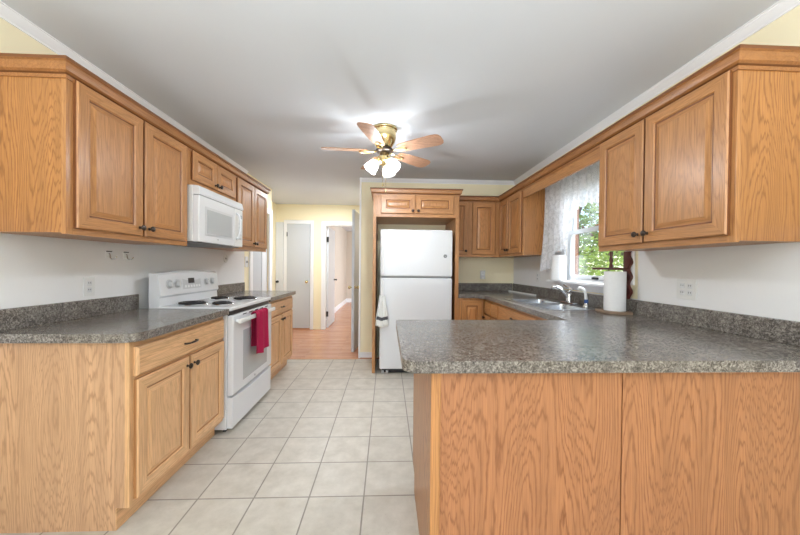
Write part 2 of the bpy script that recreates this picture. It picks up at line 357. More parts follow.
# ------------------------------------------------------------------ room shell
XL, XR, YB, ZC, YN = -1.79, 1.744, 4.19, 2.41, -3.0
YT = 4.115
struct(bx('floor', TILE, (XL - .12, XR + .12, YN - .1, YT, -.08, 0)))
struct(bx('floor_hall', HWOOD, (-3.0, 2.2, YT, 11.0, -.08, 0)))
tag(bx('threshold_strip', OX, (XL, -.37, YT - .012, YT + .012, 0, .005), bevel=.002), None, None, kind='structure').name = 'trim_5'
struct(bx('ceiling', CEIL, (-3.0, 2.2, YN - .1, 11.0, ZC, ZC + .08)))
# left wall with the hall door recess
mb = MB().box(XL - .12, XL, YN, 4.17, 0, ZC).box(XL - .12, XL, 4.76, 4.88, 0, ZC).box(XL - .12, XL, 4.17, 4.76, 2.0, ZC)
struct(mb.build('wall_left', YEL))
struct(MB().box(-2.35, -2.25, 3.9, 5.0, 0, ZC).box(-2.25, XL - .12, 3.9, 4.0, 0, ZC).build('wall_dark_backing', BLACK))  # added unseen box, black so the slit of the ajar door stays dark
struct(MB().box(-2.25, -2.13, 4.88, 6.05, 0, ZC).box(-2.25, XL - .12, 4.78, 4.88, 0, ZC).build('wall_hall_left', YEL))
# right wall with window opening
WY0, WY1, WZ0, WZ1 = 2.155, 2.945, 1.115, 2.03
mb = MB().box(XR, XR + .07, YN, WY0, 0, ZC).box(XR, XR + .07, WY1, YB + .12, 0, ZC).box(XR, XR + .07, WY0, WY1, 0, WZ0).box(XR, XR + .07, WY0, WY1, WZ1, ZC)
struct(mb.build('wall_right', YEL))
a_, b_, W1 = XR + .07, XR + .15, WY1 + .055
mb = MB().box(a_, b_, YN, WY0 - .05, 0, ZC).box(a_, b_, W1, YB + .12, 0, ZC).box(a_, b_, WY0 - .05, W1, 0, WZ0 - .03).box(a_, b_, WY0 - .05, W1, WZ1 + .02, ZC)
struct(mb.build('wall_right_brick', plain('brown_brick', (128, 92, 72), .9, noise=.35, nscale=40)))
struct(bx('wall_back', YEL, (-.35, XR, YB, YB + .12, 0, ZC)))
struct(MB().box(-.35, -.25, YB + .12, 4.40, 0, ZC).box(-.35, -.25, 5.2, 6.05, 0, ZC).box(-.35, -.25, 4.40, 5.2, 2.05, ZC).build('wall_hall_right', YEL))
struct(bx('wall_side_room', BEI, (.6, .7, YB + .12, 6.05, 0, ZC)))
# far hall wall with doorway
mb = MB().box(-2.25, -1.20, 6.05, 6.15, 0, ZC).box(-.44, .7, 6.05, 6.15, 0, ZC).box(-1.20, -.44, 6.05, 6.15, 2.02, ZC)
struct(mb.build('wall_hall_back', YEL))
struct(bx('wall_far_room_left', BEI, (-1.47, -1.37, 6.15, 10.7, 0, ZC)))
struct(bx('wall_far_room_back', BEI, (-1.47, 2.1, 10.6, 10.7, 0, ZC)))
struct(bx('wall_far_room_right', BEI, (2.0, 2.1, 6.05, 10.6, 0, ZC)))
struct(bx('wall_near', SPL, (XL - .12, XR + .13, YN - .1, YN, 0, ZC)))
# painted backsplash areas (thin board on the plaster)
struct(bx('wall_left_board', SPL, (XL, XL + .006, .3, 3.95, .80, 1.46)))
struct(bx('wall_right_board', SPL, (XR - .006, XR, .2, 2.08, .80, 1.42)))
struct(MB().box(XR - .006, XR, 3.015, YB, .80, 1.42).box(XR - .006, XR, 2.08, 3.015, .80, 1.02).build('wall_right_board_far', SPL))
# ceiling crown
CP = [(0, 0), (0, -.062), (.008, -.062), (.010, -.052), (.018, -.044), (.034, -.026), (.042, -.016), (.044, -.008), (.052, -.006), (.052, 0)]
CP = [(a_ * .8, b_ * .8) for a_, b_ in CP]
struct(sweep([(XL, YN), (XL, 3.98)], CP, ZC, 1).build('trim_1', TRIM))
struct(sweep([(-.35, YB), (XR, YB), (XR, YN)], CP, ZC, 1).build('trim_2', TRIM))
# skirting and casings
struct(bx('baseboard_far_left', TRIM, (-1.37, -1.355, 7.95, 10.6, 0, .13)))
struct(bx('baseboard_far_back', TRIM, (-1.37, 1.9, 10.585, 10.6, 0, .13)))
struct(MB().box(-.35, -.17, YB - .012, YB, 0, .07).build('baseboard_back', TRIM))
struct(MB().box(-.372, -.35, 4.15, 4.22, 0, 2.41).box(-.372, -.35, 4.33, 4.40, 0, 2.1).build('trim_3', TRIM))
struct(MB().box(XL, XL + .02, 4.09, 4.17, 0, 2.08).box(XL, XL + .02, 4.76, 4.86, 0, 2.08).box(XL, XL + .02, 4.17, 4.76, 2.0, 2.08).build('trim_4', TRIM))
d = struct(bx('door_1', DOORG, (XL - .05, XL - .01, 4.17, 4.52, .01, 2.0)))
d = struct(bx('door_1_jamb', DOORW, (XL - .10, XL - .02, 4.57, 4.76, 0, 2.0))); d.name = 'trim_6'
# closet door on the far hall wall
struct(MB().box(-1.985, -1.925, 6.03, 6.05, 0, 2.10).box(-1.475, -1.415, 6.03, 6.05, 0, 2.10).box(-1.925, -1.475, 6.03, 6.05, 2.035, 2.10).build('trim_7', TRIM, bevel=.004))
d = struct(bx('door_2', DOORG, (-1.918, -1.482, 6.02, 6.045, .03, 2.03)))
def round_knob(o, ax, parent, m=BRASS, r=.027):
    MB().lathe([(0, 0), (.024, 0), (.024, .005), (.009, .008), (.009, .024), (r * .75, .032), (r, .046), (r * .85, .058), (0, .066)], o, ax, 20).build('door_knob', m, parent)
round_knob((-1.535, 6.02, .92), (0, -1, 0), d)
for z in (.3, 1.83): MB().tube([(-1.915, 6.012, z - .04), (-1.915, 6.012, z + .04)], .008, 8).build('hinge', BLACK, d)
struct(bx('baseboard_closet', HWOOD, (-1.918, -1.482, 6.03, 6.049, 0, .03)))
d = struct(bx('door_3', DOORW, (-2.128, -1.99, 6.02, 6.049, .01, 2.06)))
round_knob((-2.09, 6.02, .92), (0, -1, 0), d, BLACK, .022)
# doorway casing and open white door leaf
struct(MB().box(-1.265, -1.20, 6.03, 6.05, 0, 2.085).box(-.44, -.375, 6.03, 6.05, 0, 2.085).box(-1.20, -.44, 6.03, 6.05, 2.02, 2.085).box(-1.205, -1.19, 6.03, 6.16, 0, 2.02).box(-1.19, -.44, 6.05, 6.16, 2.005, 2.02).build('trim_8', TRIM, bevel=.003))
d = struct(bx('door_4', DOORW, (-1.188, -1.153, 6.17, 6.90, .012, 2.0)))
round_knob((-1.153, 6.83, .93), (1, 0, 0), d, BLACK, .02)
for z in (.28, 1.75): MB().box(-1.19, -1.150, 6.155, 6.172, z - .05, z + .05).build('hinge', BLACK, d)
struct(MB().box(-1.37, -1.35, 7.10, 7.18, 0, 2.08).box(-1.37, -1.35, 7.86, 7.95, 0, 2.08).box(-1.37, -1.35, 7.18, 7.86, 2.0, 2.08).build('trim_9', TRIM))
d = struct(bx('door_5', DOORW, (-1.37, -1.362, 7.18, 7.86, .01, 2.0)))
round_knob((-1.362, 7.25, .93), (1, 0, 0), d, BLACK, .02)
# grey door leaf standing open at the hall side of the pier
p0 = Vector((-.462, 4.40)); p1 = Vector((-.392, 5.14)); dd = (p1 - p0).normalized(); nn = Vector((-dd.y, dd.x)) * .035
d = struct(MB().prism([p0, p1, p1 + nn, p0 + nn], .012, 2.03).build('door_6', DOORG))
kp = p0 + dd * .07
round_knob((kp.x, kp.y, .925), (dd.y, -dd.x, 0), d)
kp2 = kp + nn; round_knob((kp2.x, kp2.y, .925), (-dd.y, dd.x, 0), d)

# ------------------------------------------------------------------ window
SASH = plain('backlit_white_vinyl', (206, 208, 210), .4)  # white vinyl greyed, its backlit shade put into the colour
fr = MB()
def ringbox(mb, y0, y1, z0, z1, w, x0, x1):
    mb.box(x0, x1, y0, y0 + w, z0, z1).box(x0, x1, y1 - w, y1, z0, z1).box(x0, x1, y0 + w, y1 - w, z0, z0 + w).box(x0, x1, y0 + w, y1 - w, z1 - w, z1)
ringbox(fr, WY0, WY1, WZ0, WZ1, .018, XR + .002, XR + .069)
win = struct(fr.build('window_1', TRIM))
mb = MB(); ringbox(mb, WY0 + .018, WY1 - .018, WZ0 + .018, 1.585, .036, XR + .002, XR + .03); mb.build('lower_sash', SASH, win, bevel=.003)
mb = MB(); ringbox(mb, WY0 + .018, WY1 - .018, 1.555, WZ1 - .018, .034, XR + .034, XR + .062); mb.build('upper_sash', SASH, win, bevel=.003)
MB().box(XR + .014, XR + .018, WY0 + .05, WY1 - .05, WZ0 + .05, 1.55).build('lower_pane', GLASS, win)
MB().box(XR + .046, XR + .050, WY0 + .05, WY1 - .05, 1.585, WZ1 - .05).build('upper_pane', GLASS, win)
MB().box(XR + .006, XR + .028, 2.50, 2.55, 1.585, 1.60).build('sash_lock', BRASS, win)
MB().box(XR - .010, XR + .004, 2.49, 2.56, WZ0 + .025, WZ0 + .04).build('sash_lift', BLACK, win)
cas = MB().box(XR - .018, XR, WY0 - .045, WY0, WZ0 - .0, WZ1 + .07).box(XR - .018, XR, WY1, WY1 + .07, WZ0, WZ1 + .07).box(XR - .018, XR, WY0, WY1, WZ1, WZ1 + .07)
struct(cas.build('window_1_casing', TRIM, bevel=.003)).name = 'trim_10'
sill = MB().box(XR - .10, XR + .03, WY0 - .015, 3.14, 1.088, 1.113).box(XR - .018, XR, WY0 - .01, 3.10, 1.03, 1.088)
struct(sill.build('window_sill', TRIM, bevel=.006)).name = 'trim_11'

# ------------------------------------------------------------------ upper cabinets
FL, FR, FB = -1.422, 1.425, 3.875
ZU0, ZU1 = 1.362, 2.10
def upper(name, label, side, y0, y1, doors, z0=ZU0, end=None, zlip=.0):
    if side == 'L': x0, x1, f = XL + .001, FL, '+X'
    else: x0, x1, f = XR - .001, FR, '-X'
    t = thing(name, label, 'cabinet', ((x0 + x1) / 2, (y0 + y1) / 2, z0))
    sg = 1 if side == 'L' else -1
    MB().box(x0, x1 - sg * .02, y0, y1, z0 + .006, ZU1).build('body', OEND, t)
    # face frame: stiles and rails around the doors
    mb = MB(); st = [(y0, doors[0][0] + .012)] + [(doors[i][1] - .012, doors[i + 1][0] + .012) for i in range(len(doors) - 1)] + [(doors[-1][1] - .012, y1)]
    for a, b in st: mb.box(x1 - sg * .02, x1, a, b, z0, ZU1, 0)
    mb.box(x1 - sg * .0199, x1 + sg * .0002, y0 + .03, y1 - .03, z0 + .0001, z0 + .04, 1).box(x1 - sg * .0199, x1 + sg * .0002, y0 + .03, y1 - .03, 2.045, ZU1 - .0002, 1)
    mb.build('face_frame', [OZ, OY], t)
    mb = MB().box(x1 - sg * .018, x1 - sg * .012, y0 + .022, y1 - .022, z0 + .03, 2.06).build('door_gap_shade', GAPSHADE, t)  # dark sheet stands in for the shade behind the doors
    for (a, b, zz0, zz1, k) in doors:
        panel_door(t, f, x1, a, b, zz0, zz1, knob=k)
    return t
upper('upper_cabinet', 'oak wall cabinet with two tall doors on the left wall, nearest the camera', 'L', 1.43, 2.262,
      [(1.462, 1.842, 1.392, 2.058, (1.815, 1.437)), (1.858, 2.236, 1.392, 2.058, (1.885, 1.437))])
upper('upper_cabinet', 'short oak wall cabinet with two small doors directly above the white microwave', 'L', 2.264, 2.948,
      [(2.300, 2.612, 1.845, 2.058, (2.585, 1.875)), (2.618, 2.925, 1.845, 2.058, (2.645, 1.875))], z0=1.805)
upper('upper_cabinet', 'oak wall cabinet with two doors beyond the microwave, nearest the hall', 'L', 2.950, 3.70,
      [(2.975, 3.335, 1.420, 2.058, (3.312, 1.458)), (3.345, 3.685, 1.420, 2.058, (3.368, 1.458))], z0=1.385)
upper('upper_cabinet', 'large oak wall cabinet with two doors at right, nearest the camera, right of the window', 'R', 1.218, 2.034,
      [(1.236, 1.652, 1.376, 2.058, (1.626, 1.424)), (1.664, 2.016, 1.376, 2.058, (1.690, 1.424))], z0=1.345)
upper('upper_cabinet', 'narrow oak wall cabinet on the right wall between the window curtain and the back corner', 'R', 3.20, YB,
      [(3.225, 3.57, 1.392, 2.045, (3.545, 1.436)), (3.585, 3.85, 1.392, 2.045, (3.61, 1.436))])
# back wall unit
t = thing('upper_cabinet', 'oak wall cabinet with two doors on the back wall, right of the refrigerator', 'cabinet', (1.1, 4.03, ZU0))
MB().box(.834, FR - .001, FB + .02, YB - .001, ZU0 + .006, ZU1).build('body', OEND, t)
mb = MB()
for a, b in [(.834, .86), (.985, 1.075), (1.37, FR - .001)]: mb.box(a, b, FB, FB + .02, ZU0, ZU1, 0)
mb.box(.85, FR - .03, FB - .0002, FB + .0199, ZU0 + .0002, ZU0 + .04, 1).box(.85, FR - .03, FB - .0002, FB + .0199, 2.045, ZU1 - .0002, 1); mb.build('face_frame', [OZ, OX], t)
MB().box(.85, 1.38, FB + .012, FB + .018, ZU0 + .03, 2.06).build('door_gap_shade', GAPSHADE, t)
panel_door(t, '-Y', FB, .848, 1.008, 1.392, 2.045, knob=(.985, 1.436), frame=.04)
panel_door(t, '-Y', FB, 1.068, 1.362, 1.392, 2.045)
# valance board over the window
o = MB().box(FR - .0, FR + .02, 2.036, 3.198, 1.965, ZU1).build('valance_board', OY); tag(o, 'long plain oak board spanning above the window between the right wall cabinets', 'trim board')
# cabinet crown
KP = [(0, 0), (.006, 0), (.008, .014), (.003, .017), (.010, .022), (.022, .028), (.026, .045), (.028, .060), (.036, .064), (.036, .078), (0, .078)]
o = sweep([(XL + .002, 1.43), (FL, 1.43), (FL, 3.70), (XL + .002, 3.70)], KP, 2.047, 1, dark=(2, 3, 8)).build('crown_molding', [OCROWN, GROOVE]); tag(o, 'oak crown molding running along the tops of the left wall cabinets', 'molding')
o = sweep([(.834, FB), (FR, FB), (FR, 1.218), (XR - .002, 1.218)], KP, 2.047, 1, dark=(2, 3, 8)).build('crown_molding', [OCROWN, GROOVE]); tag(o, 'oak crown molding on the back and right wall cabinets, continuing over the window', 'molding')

# ------------------------------------------------------------------ refrigerator and its surround
t = thing('refrigerator_cabinet', 'tall oak surround with side panels and two small doors above the white refrigerator', 'cabinet', (.33, 3.87, 0))
SY = 3.56
MB().box(-.162, -.128, SY, YB - .002, .002, 2.08).build('side_panel', OZ, t)
MB().box(.790, .830, SY, YB - .002, .002, 2.08).build('side_panel', OZ, t)
MB().box(-.128, .790, SY + .02, YB - .002, 1.80, 2.08).build('body', OX, t)
mb = MB().box(-.128, .790, SY, SY + .02, 1.80, 1.842, 1).box(-.128, .790, SY, SY + .02, 2.05, 2.09, 1).box(-.128, -.06, SY, SY + .02, 1.842, 2.05).box(.74, .79, SY, SY + .02, 1.842, 2.05).box(.30, .34, SY, SY + .02, 1.842, 2.05)
mb.build('face_frame', [OZ, OX], t)
panel_door(t, '-Y', SY, -.075, .317, 1.838, 2.052, knob=(.290, 1.868))
panel_door(t, '-Y', SY, .327, .765, 1.838, 2.052, knob=(.354, 1.868))
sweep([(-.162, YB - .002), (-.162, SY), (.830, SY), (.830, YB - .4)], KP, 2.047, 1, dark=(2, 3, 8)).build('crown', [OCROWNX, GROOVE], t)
t = thing('refrigerator', 'white two-door top-freezer refrigerator standing in the oak surround', 'refrigerator', (.33, 3.85, 0))
F0, F1, FY = -.078, .752, 3.53
MB().box(F0 + .005, F1 - .005, FY + .075, 4.15, .06, 1.64).build('body', WHITE, t, bevel=.01)
d1 = MB().box(F0, F1, FY, FY + .07, 1.118, 1.655).build('freezer_door', WHITE, t, bevel=.016, seg=3)
d2 = MB().box(F0, F1, FY, FY + .07, .055, 1.100).build('fridge_door', WHITE, t, bevel=.016, seg=3)
MB().box(F0 + .01, F1 - .01, FY + .02, FY + .075, 1.098, 1.120).build('door_gasket', LINEG, t)
for dpar, z0, z1 in ((d1, 1.14, 1.60), (d2, .62, 1.085)):
    mb = MB().prism([(F0 + .012, z0), (F0 + .044, z0 + .015), (F0 + .044, z1 - .015), (F0 + .012, z1)], FY - .036, FY - .018, 1)
    mb.box(F0 + .012, F0 + .03, FY - .02, FY + .004, z0 + .002, z0 + .05).box(F0 + .012, F0 + .03, FY - .02, FY + .004, z1 - .05, z1 - .002); mb.build('handle', WHITE2, dpar, bevel=.004)
MB().box(F0 + .03, F1 - .03, FY + .03, FY + .06, .012, .05).build('toe_grille', BLACK, t)
for x in (F0 + .04, F0 + .09, F1 - .06):
    MB().lathe([(0, -.014), (.018, -.014), (.018, .014), (0, .014)], (x, FY + .03, .019), (1, 0, 0), 14).build('foot', GREYL, t)
# small magnet flower
o = thing('fridge_magnet', 'small grey flower magnet on the freezer door', 'magnet', (.668, FY, 1.355))
mb = MB()
for k in range(6):
    a = k * math.pi / 3; mb.lathe([(0, 0), (.009, 0), (.009, .004), (0, .005)], (.668 + math.cos(a) * .013, FY, 1.355 + math.sin(a) * .013), (0, -1, 0), 10)
mb.build('petals', LINEG, o); MB().lathe([(0, 0), (.006, 0), (.005, .007), (0, .008)], (.668, FY, 1.355), (0, -1, 0), 10).build('centre', GREYL, o)

def hanging_cloth(name, mats, parent, face, plane, u0, u1, ztop, zf, zb, depth=.03, folds=3, amp=.008, stripe=None, seed=1, narrow=.0):
    """cloth folded over a bar: front flap, over the top, back flap; w is distance out of the face"""
    T = frame3(face); rr = random.Random(seed); ph = [rr.uniform(0, 6) for _ in range(4)]
    L1, L2 = ztop - zf, ztop - zb; tot = L1 + math.pi * depth / 2 + L2
    mb = MB()
    def fn(u, v):
        s = v * tot
        if s < L1: z = zf + s; w = depth; k = (L1 - s) / L1
        elif s < L1 + math.pi * depth / 2:
            a = (s - L1) / (depth / 2); z = ztop + math.sin(a) * depth / 2; w = depth / 2 + math.cos(a) * depth / 2; k = 0
        else: z = ztop - (s - L1 - math.pi * depth / 2); w = 0; k = (ztop - z) / max(L2, .01)
        uu = u0 + (u1 - u0) * (u + narrow * (0.5 - u) * (1 - k))
        off = amp * (.35 + k) * math.sin(u * folds * 6.283 + ph[0] + k * .8) + amp * .4 * math.sin(u * folds * 13 + ph[1])
        z += .012 * math.sin(u * 5 + ph[2]) * k
        return T(plane, uu, z, w + off + .01)
    mb.grid(fn, 28, 36)
    if stripe:
        for i, f in enumerate(mb.f):
            v = (i // 28) / 36 * tot
            if any(a < v < b for a, b in stripe): mb.mi[i] = 1
    return mb.build(name, mats, parent, solid=.004)
o = hanging_cloth('dish_towel', [TOWW, TOWG], None, '-Y', FY - .004, F0 - .045, F0 + .105, .875, .56, .62, depth=.05, folds=2.2, amp=.008, stripe=[(.055, .062), (.072, .092), (.10, .106)], seed=4, narrow=.55)
tag(o, 'white dish towel with dark grey stripes hanging from the refrigerator handle', 'towel')

# ------------------------------------------------------------------ base cabinets
ZB1 = .872
def base(name, label, face, plane, back, u0, u1, drawers, doors, kick=.06, endm=OEND, zk=.105, zt=None):
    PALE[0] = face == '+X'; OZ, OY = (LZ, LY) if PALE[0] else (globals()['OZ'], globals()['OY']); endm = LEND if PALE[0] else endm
    sg = {'+X': 1, '-X': -1}[face]
    t = thing(name, label, 'cabinet', ((plane + back) / 2, (u0 + u1) / 2, 0))
    MB().box(back, plane - sg * .02, u0, u1, zk, zt or ZB1).box(back, plane - sg * kick, u0, u1, .001, zk).build('body', endm, t)
    ud = sorted({u for d_ in doors for u in d_[:2]})
    mb = MB().box(plane - sg * .02, plane, u0, doors[0][0] + .012, zk, ZB1, 0).box(plane - sg * .02, plane, doors[-1][1] - .012, u1, zk, ZB1, 0)
    for i in range(len(doors) - 1): mb.box(plane - sg * .02, plane, doors[i][1] - .012, doors[i + 1][0] + .012, zk, .69, 0)
    mb.box(plane - sg * .0199, plane + sg * .0002, u0 + .02, u1 - .02, zk + .0001, .145, 1).box(plane - sg * .0199, plane + sg * .0002, u0 + .02, u1 - .02, .68, .712, 1).box(plane - sg * .0199, plane + sg * .0002, u0 + .02, u1 - .02, .835, ZB1 - .0002, 1)
    mb.build('face_frame', [OZ, OY], t)
    MB().box(plane - sg * .018, plane - sg * .012, u0 + .022, u1 - .022, .13, .85).build('door_gap_shade', GAPSHADE, t)
    MB().box(plane - sg * (kick - .004), plane - sg * kick, u0, u1, .002, zk).build('toe_kick', OY, t)
    for a, b, pl in drawers: panel_door(t, face, plane, a, b, .706, .843, name='drawer', raised=False, pull=pl)
    for a, b, k in doors: panel_door(t, face, plane, a, b, .130, .690, knob=k)
    PALE[0] = False
    return t
XF = -1.178
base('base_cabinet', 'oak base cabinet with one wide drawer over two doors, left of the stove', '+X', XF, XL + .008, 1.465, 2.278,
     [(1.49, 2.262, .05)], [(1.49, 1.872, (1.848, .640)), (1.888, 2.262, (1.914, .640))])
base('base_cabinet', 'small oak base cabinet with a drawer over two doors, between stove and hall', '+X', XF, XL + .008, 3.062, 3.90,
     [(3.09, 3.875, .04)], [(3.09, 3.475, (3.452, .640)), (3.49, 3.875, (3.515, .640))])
XRF = 1.145
base('base_cabinet', 'oak base cabinet under the sink along the right wall, seen over the peninsula', '-X', XRF, XR - .008, 1.80, 3.545,
     [(1.86, 2.28, .04), (2.30, 3.08, .05), (3.10, 3.30, False), (3.32, 3.53, False)], [(1.86, 2.28, (2.25, .64)), (2.30, 2.68, (2.65, .64)), (2.70, 3.08, (2.73, .64)), (3.10, 3.305, (3.13, .66)), (3.32, 3.53, (3.50, .66))], zt=.70)
t = thing('base_cabinet', 'oak base cabinet in the back corner right of the refrigerator', 'cabinet', (1.2, 3.88, 0))
BP = 3.57
MB().box(.834, XR - .008, BP + .02, YB - .008, .105, ZB1).box(.834, XR - .008, BP + .075, YB - .008, .001, .105).build('body', OEND, t)
MB().box(.834, XRF - .001, BP, BP + .02, .105, ZB1).build('face_frame', OZ, t)
panel_door(t, '-Y', BP, .872, 1.115, .130, .843)

# peninsula
t = thing('peninsula_cabinet', 'oak peninsula base in the right foreground with a plain veneered back', 'cabinet', (.94, 1.4, 0))
PX0, PY0, PY1 = .160, 1.062, 1.775
MB().box(PX0 + .012, XR - .008, PY0 + .012, PY1 - .02, .105, ZB1).box(PX0 + .012, XR - .008, PY0 + .012, PY1 - .10, .001, .105).build('body', OZ, t)
MB().box(PX0 + .03, .836, PY0, PY0 + .012, .001, ZB1).build('back_panel', OPEN, t, bevel=.0015)
MB().box(.840, XR - .008, PY0, PY0 + .012, .001, ZB1).build('back_panel', OPEN, t, bevel=.0015)
MB().box(PX0 - .004, PX0 + .03, PY0 - .006, PY0 + .012, .001, ZB1).build('corner_trim', OZ, t, bevel=.003)
MB().box(PX0, PX0 + .012, PY0 + .012, PY1, .105, ZB1).box(PX0, PX0 + .012, PY0 + .012, PY1 - .10, .001, .105).build('end_panel', OEND, t)
for a, b in ((PX0 + .03, .60), (.61, 1.12)):
    # kitchen-side doors
    d = MB().box(a, b, PY1 - .02, PY1, .13, .69).build('door', OZ, t, bevel=.004)
    MB().lathe([(0, 0), (.006, 0), (.006, .012), (.016, .02), (.013, .029), (0, .031)], (b - .03, PY1, .64), (0, 1, 0), 16).build('knob', BRONZE, d)
    MB().box(a, b, PY1 - .02, PY1, .706, .843).build('drawer', OX, t, bevel=.004)

# ------------------------------------------------------------------ counters
def rc(cx, cy, r, a0, a1, n=6): return [(cx + r * math.cos(math.radians(a0 + (a1 - a0) * k / n)), cy + r * math.sin(math.radians(a0 + (a1 - a0) * k / n))) for k in range(n + 1)]
def slab(name, outer, hole, z0, z1, mat, parent):
    bm = bmesh.new(); ed = []
    for lp in [outer] + ([hole] if hole else []):
        vs = [bm.verts.new((x, y, z1)) for x, y in lp]; ed += [bm.edges.new((vs[i], vs[(i + 1) % len(vs)])) for i in range(len(vs))]
    bmesh.ops.triangle_fill(bm, edges=ed, use_beauty=True)
    r = bmesh.ops.extrude_face_region(bm, geom=list(bm.faces)); nv = [g for g in r['geom'] if isinstance(g, bmesh.types.BMVert)]
    bmesh.ops.translate(bm, verts=nv, vec=(0, 0, z0 - z1)); bmesh.ops.recalc_face_normals(bm, faces=bm.faces)
    c = WL[parent.name]; me = bpy.data.meshes.new(name); 
    bmesh.ops.translate(bm, verts=bm.verts, vec=-c); bm.to_mesh(me); bm.free(); me.materials.append(mat)
    o = bpy.data.objects.new(name, me); C.objects.link(o); o.parent = parent; WL[o.name] = c
    md = o.modifiers.new('b', 'BEVEL'); md.width = .008; md.segments = 3; md.limit_method = 'ANGLE'; md.angle_limit = math.radians(50); return o
CT, CB = .914, .873
t = thing('countertop', 'grey stone-look laminate countertop left of the stove', 'countertop', (-1.45, 1.86, CB))
slab('worktop', [(XL + .006, 1.44)] + rc(-1.135 - .07, 1.44 + .07, .07, -90, 0) + [(-1.135, 2.280), (XL + .006, 2.280)], None, CB, CT, LAM, t)
MB().box(XL + .006, XL + .025, 1.44, 2.280, CT - .001, 1.016).build('backsplash', LAM, t, bevel=.004)
t = thing('countertop', 'short grey laminate countertop between the stove and the hall', 'countertop', (-1.45, 3.5, CB))
slab('worktop', [(XL + .006, 3.060), (-1.135, 3.060)] + rc(-1.135 - .02, 3.93 - .02, .02, 0, 90) + [(XL + .006, 3.93)], None, CB, CT, LAM, t)
MB().box(XL + .006, XL + .025, 3.060, 3.93, CT - .001, 1.016).build('backsplash', LAM, t, bevel=.004)
t = thing('countertop', 'large U-shaped grey laminate countertop on the peninsula, sink run and back corner', 'countertop', (1.2, 2.5, CB))
PN, PF, PL, RX = 1.03, 1.845, .056, 1.11
outer = [(XR - .008, PN)] + [(XR - .008, YB - .002), (.834, YB - .002), (.834, 3.555), (RX - .06, 3.545), (RX, 3.48), (RX, PF)] + rc(PL + .03, PF - .03, .03, 90, 180) + rc(PL + .055, PN + .055, .055, 180, 270)
SX0, SX1, SY0, SY1 = 1.195, 1.640, 2.275, 3.075
slab('worktop', outer, [(SX0 + .012, SY0 + .012), (SX1 - .012, SY0 + .012), (SX1 - .012, SY1 - .012), (SX0 + .012, SY1 - .012)], CB, CT, LAM, t)
MB().box(XR - .026, XR - .008, .98 + .05, YB - .02, CT - .001, 1.016).build('backsplash', LAM, t, bevel=.004)
MB().box(.834, XR - .026, YB - .02, YB - .002, CT - .001, 1.016).build('backsplash', LAM, t, bevel=.004)

# ------------------------------------------------------------------ sink
t = thing('sink', 'stainless steel double-basin sink set in the counter under the window', 'sink', (1.42, 2.67, CT))
mb = MB(); RZ = CT + .004
xs = [SX0 - .012, SX0 + .03, SX1 - .09, SX1 + .012]; ys = [SY0 - .012, SY0 + .03, 2.66, 2.70, SY1 - .03, SY1 + .012]
for i in range(3):
    for j in range(5):
        if i == 1 and j in (1, 3): continue
        mb.add([(xs[i], ys[j], RZ), (xs[i + 1], ys[j], RZ), (xs[i + 1], ys[j + 1], RZ), (xs[i], ys[j + 1], RZ)], [(0, 1, 2, 3)])
X0, X1, Y0, Y1 = xs[0], xs[3], ys[0], ys[5]
for a, b in (((X0, Y0), (X1, Y0)), ((X1, Y0), (X1, Y1)), ((X1, Y1), (X0, Y1)), ((X0, Y1), (X0, Y0))): mb.add([(a[0], a[1], RZ), (b[0], b[1], RZ), (b[0], b[1], CT + .0002), (a[0], a[1], CT + .0002)], [(0, 1, 2, 3)])
rim_mb = mb
for j in (1, 3):
    mb = MB(); a, b, c, d_ = xs[1], xs[2], ys[j], ys[j + 1]; dep = CT - .17
    n = 8; ring = rc(b - .04, d_ - .04, .04, 0, 90, n) + rc(a + .04, d_ - .04, .04, 90, 180, n) + rc(a + .04, c + .04, .04, 180, 270, n) + rc(b - .04, c + .04, .04, 270, 360, n)
    sq = []
    for (x, y) in ring: sq.append((min(max(x, a), b), min(max(y, c), d_)))
    cx, cy = (a + b) / 2, (c + d_) / 2; lay = [(1.0, RZ - .001), (.985, CT - .02), (.95, dep + .03), (.90, dep + .006), (.80, dep), (.10, dep - .004)]
    vs = []; m = len(ring)
    for s_, z in lay: vs += [(cx + (x - cx) * s_, cy + (y - cy) * s_, z) for x, y in ring]
    mb.add(vs, [(k * m + i, k * m + (i + 1) % m, (k + 1) * m + (i + 1) % m, (k + 1) * m + i) for k in range(len(lay) - 1) for i in range(m)], 0, True)
    bs = mb.build('basin', STEEL, t)
    # corner fillets of the rim
    for (qx, qy, a0) in ((b, d_, 0), (a, d_, 90), (a, c, 180), (b, c, 270)):
        ox, oy = (qx - .04 if qx == b else qx + .04), (qy - .04 if qy == d_ else qy + .04)
        arc = rc(ox, oy, .04, a0, a0 + 90, 8); rim_mb.add([(qx, qy, RZ)] + [(x, y, RZ) for x, y in arc], [(0, k + 1, k + 2) for k in range(8)])
    MB().lathe([(0, .004), (.02, .003), (.035, .004), (.042, .002), (.045, 0)], (cx, cy, dep - .003), (0, 0, 1), 20).build('drain', CHROME, bs)
rim_mb.build('rim', STEEL, t)
